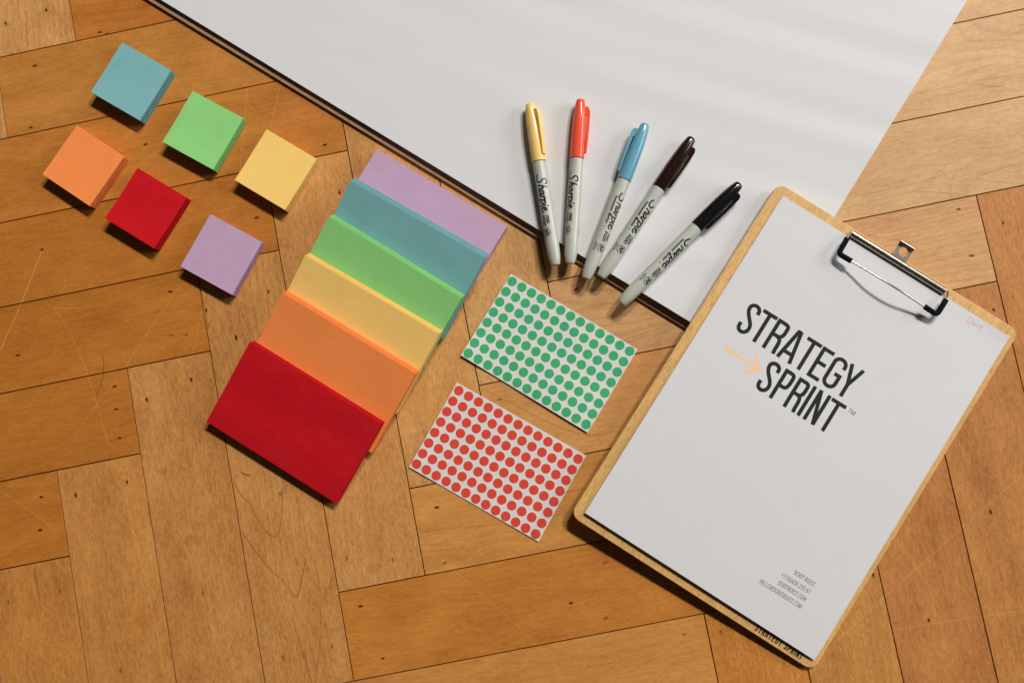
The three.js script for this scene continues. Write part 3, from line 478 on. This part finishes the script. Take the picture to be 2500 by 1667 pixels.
{
  const [bc, bx] = canvas(1024, 1440), r = rng(31), X0 = -8.6, X1 = 214.6, Y0 = -8, Y1 = 305.2, kx = 1024 / (X1 - X0), ky = 1440 / (Y1 - Y0);
  const id = bx.createImageData(1024, 1440); for (let y = 0, i = 0; y < 1440; y++) for (let x = 0; x < 1024; x++, i += 4) { const n = 1 + .16 * (fbm(x / 26, y / 190) - .5) + .10 * (vn(x / 1.6, y / 22) - .5); id.data[i] = 214 * n; id.data[i + 1] = 168 * n; id.data[i + 2] = 100 * n; id.data[i + 3] = 255; } bx.putImageData(id, 0, 0);
  for (let i = 0; i < 16000; i++) { const x = r() * 1024, y = r() * 1440, l = (1 + 3.5 * r()) * ky; bx.strokeStyle = `rgba(128,76,26,${.12 + .4 * r()})`; bx.lineWidth = .5 + 1.1 * r(); bx.beginPath(); bx.moveTo(x, y); bx.lineTo(x + (r() - .5) * 2, y + l); bx.stroke(); }
  bx.save(); bx.scale(kx, ky); bx.translate(-X0, -Y0); bx.strokeStyle = '#14100c';
  let px = 159.5; for (const ch of 'STRATEGY SPRINT') { const w = ch === ' ' ? 1.4 : ch === 'I' ? .9 : 2.35; if (ch !== ' ') letter(bx, ch, px, 297.4, w, 5.4, .82); px += w + .68; } bx.restore();
  const bm = new THREE.MeshStandardMaterial({ map: canvasTex(bc), roughness: 0.5 });
  const s = new THREE.Shape(), w = mm(X1 - X0), h = mm(Y1 - Y0), R = mm(9.5);
  s.moveTo(R, 0); s.lineTo(w - R, 0); s.quadraticCurveTo(w, 0, w, R); s.lineTo(w, h - R); s.quadraticCurveTo(w, h, w - R, h); s.lineTo(R, h); s.quadraticCurveTo(0, h, 0, h - R); s.lineTo(0, R); s.quadraticCurveTo(0, 0, R, 0);
  const g = new THREE.ExtrudeGeometry(s, { depth: BT - .001, bevelEnabled: true, bevelThickness: .0005, bevelSize: .0005, bevelOffset: -.0005, bevelSegments: 3, curveSegments: 12 });
  const p = g.attributes.position, uv = g.attributes.uv; for (let i = 0; i < p.count; i++) uv.setXY(i, p.getX(i) / w, 1 - p.getY(i) / h);
  g.rotateX(Math.PI / 2); g.translate(mm(X0), -DOC - .0005, mm(Y0)); mesh('board', g, bm, board);   // top face at -DOC in the sheet's frame
  // metal clip
  const chrome = new THREE.MeshStandardMaterial({ color: rgb(.54, .49, .40), metalness: 1, roughness: .25 }), rubber = new THREE.MeshPhysicalMaterial({ color: rgb(.005, .005, .005), roughness: .85, specularIntensity: .25 });
  const prof = new THREE.Shape(), out = [], inn = [];
  for (let i = 0; i <= 16; i++) { const a = Math.PI * (1.02 - i / 16 * 1.08), rr = 2.9; out.push([-3.0 + rr * Math.cos(a), 1.1 + 2.6 * Math.sin(a)]); inn.push([-3.0 + (rr - .55) * Math.cos(a), 1.1 + 2.05 * Math.sin(a)]); }
  const pl = [[-6.4, .1], ...out, [.9, .55], [.9, .1], ...inn.reverse(), [-5.9, .1]];
  pl.forEach(([z, y], i) => i ? prof.lineTo(z, y) : prof.moveTo(z, y)); prof.closePath();
  const cg = new THREE.ExtrudeGeometry(prof, { depth: 86, bevelEnabled: false, curveSegments: 4 });
  { const q = cg.attributes.position; for (let i = 0; i < q.count; i++) { const [z, y, x] = [q.getX(i), q.getY(i), q.getZ(i)]; q.setXYZ(i, mm(61.6 + x), mm(y) + .0002, mm(z)); } const ix = cg.index; cg.computeVertexNormals(); }
  mesh('clip_bar', toCreasedNormals(cg, .5), chrome, board);
  const V = (x, y, z) => new THREE.Vector3(mm(x), mm(y), mm(z));
  const capped = (pts, rad, seg, radial, name, mat, tension) => {
    const curve = new THREE.CatmullRomCurve3(pts, false, 'catmullrom', tension ?? .5), t = new THREE.TubeGeometry(curve, seg, mm(rad), radial), parts = [t];
    for (const e of [0, 1]) { const d = new THREE.CircleGeometry(mm(rad), radial), tg = curve.getTangentAt(e).multiplyScalar(e ? 1 : -1); d.applyQuaternion(new THREE.Quaternion().setFromUnitVectors(new THREE.Vector3(0, 0, 1), tg)); const at = curve.getPointAt(e); d.translate(at.x, at.y, at.z); parts.push(d); }
    return mesh(name, mergeGeometries(parts), mat, board);
  };
  capped([V(63, 1.9, -4.2), V(61.2, 2.6, -3.6), V(60.0, 3.9, -1.2), V(59.5, 5.2, 1.6), V(59.7, 6.3, 5), V(59.9, 7.2, 14.6), V(60.6, 7.4, 17.1), V(63.2, 7.6, 18.1), V(72, 8.6, 18.35), V(82, 10.8, 18.7), V(93, 13.2, 19.2), V(105.1, 14.0, 19.4), V(117, 13.2, 19.2), V(128, 10.8, 18.7), V(138, 8.6, 18.35), V(146.6, 7.6, 18.1), V(149.4, 7.4, 17.1), V(150.2, 7.2, 14.6), V(150.5, 6.3, 5), V(150.7, 5.2, 1.6), V(150.2, 3.9, -1.2), V(149, 2.6, -3.6), V(147, 1.9, -4.2)], .82, 200, 12, 'wire_handle', chrome);
  for (const f of [x => x, x => 210.2 - x]) capped([V(f(59.75), 6.5, 4.0), V(f(59.9), 7.1, 9), V(f(60.0), 7.25, 14.0), V(f(60.35), 7.35, 16.6), V(f(61.9), 7.45, 17.95), V(f(64.5), 7.75, 18.15), V(f(71.6), 8.75, 18.2)], 2.15, 40, 14, 'rubber_corner', rubber);
  // hanging tab with its hole and rolled end
  const ts = new THREE.Shape(); ts.moveTo(-6.7, 0); ts.lineTo(6.7, 0); ts.lineTo(6.0, 2.6); ts.lineTo(6.2, 11.6); ts.lineTo(-6.2, 11.6); ts.lineTo(-6.0, 2.6); ts.closePath();
  const hole = new THREE.Path(); hole.absarc(0, 6.2, 3.75, 0, Math.PI * 2, true); ts.holes.push(hole);
  const tg = new THREE.ExtrudeGeometry(ts, { depth: .45, bevelEnabled: true, bevelSize: .15, bevelThickness: .12, bevelSegments: 2, curveSegments: 24 }); tg.scale(mm(1), mm(1), mm(1));
  const roll = new THREE.TorusGeometry(1, 1, 3, 3); roll.dispose();
  const rs = new THREE.Shape(); for (let i = 0; i <= 14; i++) { const a = -Math.PI / 2 + i / 14 * 4.2; rs[i ? 'lineTo' : 'moveTo'](1.75 * Math.cos(a), 1.75 * Math.sin(a)); } for (let i = 14; i >= 0; i--) { const a = -Math.PI / 2 + i / 14 * 4.2; rs.lineTo(1.3 * Math.cos(a), 1.3 * Math.sin(a)); } rs.closePath();
  const rg = new THREE.ExtrudeGeometry(rs, { depth: 12.6, bevelEnabled: false }); rg.rotateY(-Math.PI / 2); rg.scale(mm(1), mm(1), mm(1)); // profile x -> z, length along -x
  rg.translate(mm(6.3), mm(11.6), mm(1.75)); { const q = rg.attributes.position; for (let i = 0; i < q.count; i++) { const y = q.getY(i) - mm(11.6), z = q.getZ(i) - mm(1.75); q.setY(i, mm(11.5) + z + 0); q.setZ(i, mm(1.75) + y); } const ii = rg; ii.computeVertexNormals(); }
  const tabGeo = mergeGeometries([toCreasedNormals(tg, .5), toCreasedNormals(rg, .5)].map(q => { const c = q.index ? q.toNonIndexed() : q; for (const k of Object.keys(c.attributes)) if (!['position', 'normal', 'uv'].includes(k)) c.deleteAttribute(k); return c; }));
  const tab = mesh('hanging_tab', tabGeo, chrome, board); tab.position.set(mm(103.1), mm(3.0), mm(-5.6)); tab.rotation.x = -Math.PI / 2 - .01;
  tag(board, 'wooden clipboard with metal wire clip resting on the flipchart corner', 'clipboard');
}
{ // the sheets it holds
  const [c, x] = canvas(1448, 2048), K = 1448 / 210, KY = 2048 / 297, r = rng(17);
  const id = x.createImageData(1448, 2048); for (let y = 0, i = 0; y < 2048; y++) for (let xx = 0; xx < 1448; xx++, i += 4) { const n = .994 + .012 * fbm(xx / 60, y / 60); id.data[i] = 213 * n; id.data[i + 1] = 212 * n; id.data[i + 2] = 213 * n; id.data[i + 3] = 255; } x.putImageData(id, 0, 0);
  x.scale(K, KY);
  const word = (list, y, h, lw, col) => { x.strokeStyle = col; for (const [ch, a, b] of list) letter(x, ch, a, y, b - a, h, lw); };
  word([['W', 30, 45], ['O', 46, 56.5], ['R', 58.5, 69], ['K', 71, 82], ['B', 84, 93.5], ['O', 95.5, 106], ['O', 108, 118.5], ['K', 120, 131]], 150.5, 27, 2.6, 'rgba(150,158,176,.04)');
  const ink = '#191a19';
  word([['S', 23.2, 34.3], ['T', 34.9, 47.8], ['R', 48.6, 60.4], ['A', 61.8, 75.4], ['T', 75.7, 88.8], ['E', 89.8, 100.4], ['G', 102, 114.4], ['Y', 114.8, 127.9]], 85, 27, 3.05, ink);
  word([['S', 60.3, 71.4], ['P', 73.9, 84.4], ['R', 86.6, 97.6], ['I', 99.4, 102.4], ['N', 105, 115.8], ['T', 116.8, 129.9]], 115.9, 27, 3.05, ink);
  x.strokeStyle = 'rgb(243,200,160)'; x.lineWidth = 2.9; x.lineCap = 'butt'; x.lineJoin = 'miter'; x.beginPath(); x.moveTo(23, 128.2); x.lineTo(55.5, 128.2); x.stroke();
  x.beginPath(); x.moveTo(48.7, 119.6); x.quadraticCurveTo(51.5, 125.6, 57, 128.15); x.quadraticCurveTo(51.5, 130.8, 48.5, 136.6); x.stroke();
  const txt = (s, xr, yb, h, w, col, bold) => { x.save(); x.fillStyle = col; x.font = `${bold ? 'bold ' : ''}40px sans-serif`; const m = x.measureText(s).width; x.translate(xr - w, yb); x.scale(w / m, h / 28.6); x.fillText(s, 0, 0); x.restore(); };
  txt('TM', 138.7, 119.5, 3.4, 6.6, '#3a3b3b');
  const small = '#343535'; txt('DORIT ROEST', 180.4, 249.8, 3.5, 18.9, small); txt('+31(6)430 255 61', 180.4, 256.5, 3.5, 26.3, small); txt('DORITROEST.COM', 180.4, 263.1, 3.5, 25.3, small); txt('HELLO@DORITROEST.COM', 180.4, 269.8, 3.5, 37.8, small);
  // the handwritten name
  x.strokeStyle = 'rgba(226,120,95,.75)'; x.lineWidth = .42; x.lineCap = x.lineJoin = 'round';
  for (const b of [[175.6, 4.4, 175.2, 6, 174.6, 7.2, 174.9, 7.9], [174.2, 3.7, 177.5, 2.6, 180.4, 4.4, 179.2, 6.4], [179.2, 6.4, 178.2, 8.2, 175.8, 8.5, 174.6, 7.4], [181.3, 5.6, 179.6, 5.4, 179.6, 7.6, 180.8, 7.4], [180.8, 7.4, 182, 7.2, 181.9, 5.6, 181.2, 5.7], [182.8, 7.4, 182.8, 6.6, 182.9, 5.4, 183.9, 5.6], [184.7, 5.7, 184.6, 6.4, 184.5, 7.2, 185, 7.3], [184.9, 4.4, 184.95, 4.4, 184.95, 4.5, 185, 4.5], [187.2, 3.6, 186.8, 5.4, 186.4, 7.2, 187.8, 7.4], [186.2, 5.3, 187, 5.2, 187.8, 5.1, 188.6, 4.9]]) { x.beginPath(); x.moveTo(b[0], b[1]); x.bezierCurveTo(b[2], b[3], b[4], b[5], b[6], b[7]); x.stroke(); }
  const g = group('printed_document'); g.position.copy(cOrg); g.quaternion.setFromRotationMatrix(boardFrame);
  const pw = mm(210), ph = mm(297);
  const bump = paperNoise.clone(); bump.repeat.set(8, 11); bump.needsUpdate = true;
  const pm = new THREE.MeshStandardMaterial({ map: canvasTex(c), roughness: .85, bumpMap: bump, bumpScale: .00002 });
  const lift = (s, t) => .0023 * sm(.25, 1, t) * (1 - .25 * s) + .0005 * sm(.02, .12, t) * Math.sin(Math.PI * Math.min(1, s * 1.02)) - .0008 * sm(.72, 1, s) * (1 - sm(.05, .3, t)) * sm(0, .03, t) + .00012 * Math.sin(t * 11 + s * 4);
  mesh('top_sheet', slab(40, 60, (s, t) => new THREE.Vector3(pw * s, lift(s, t) + .00005, ph * t), .00012), pm, g);
  const under = paperMat(rgb(.70, .69, .69));
  mesh('lower_sheets', slab(20, 40, (s, t) => new THREE.Vector3(pw * (.0015 + .997 * s), lift(.0015 + .997 * s, t) - .0002 - .00015 * t, ph * (.001 + .997 * t)), .0006), under, g);
  tag(g, 'white printed title sheet held on the wooden clipboard', 'document');
}
renderer.render(scene, camera);
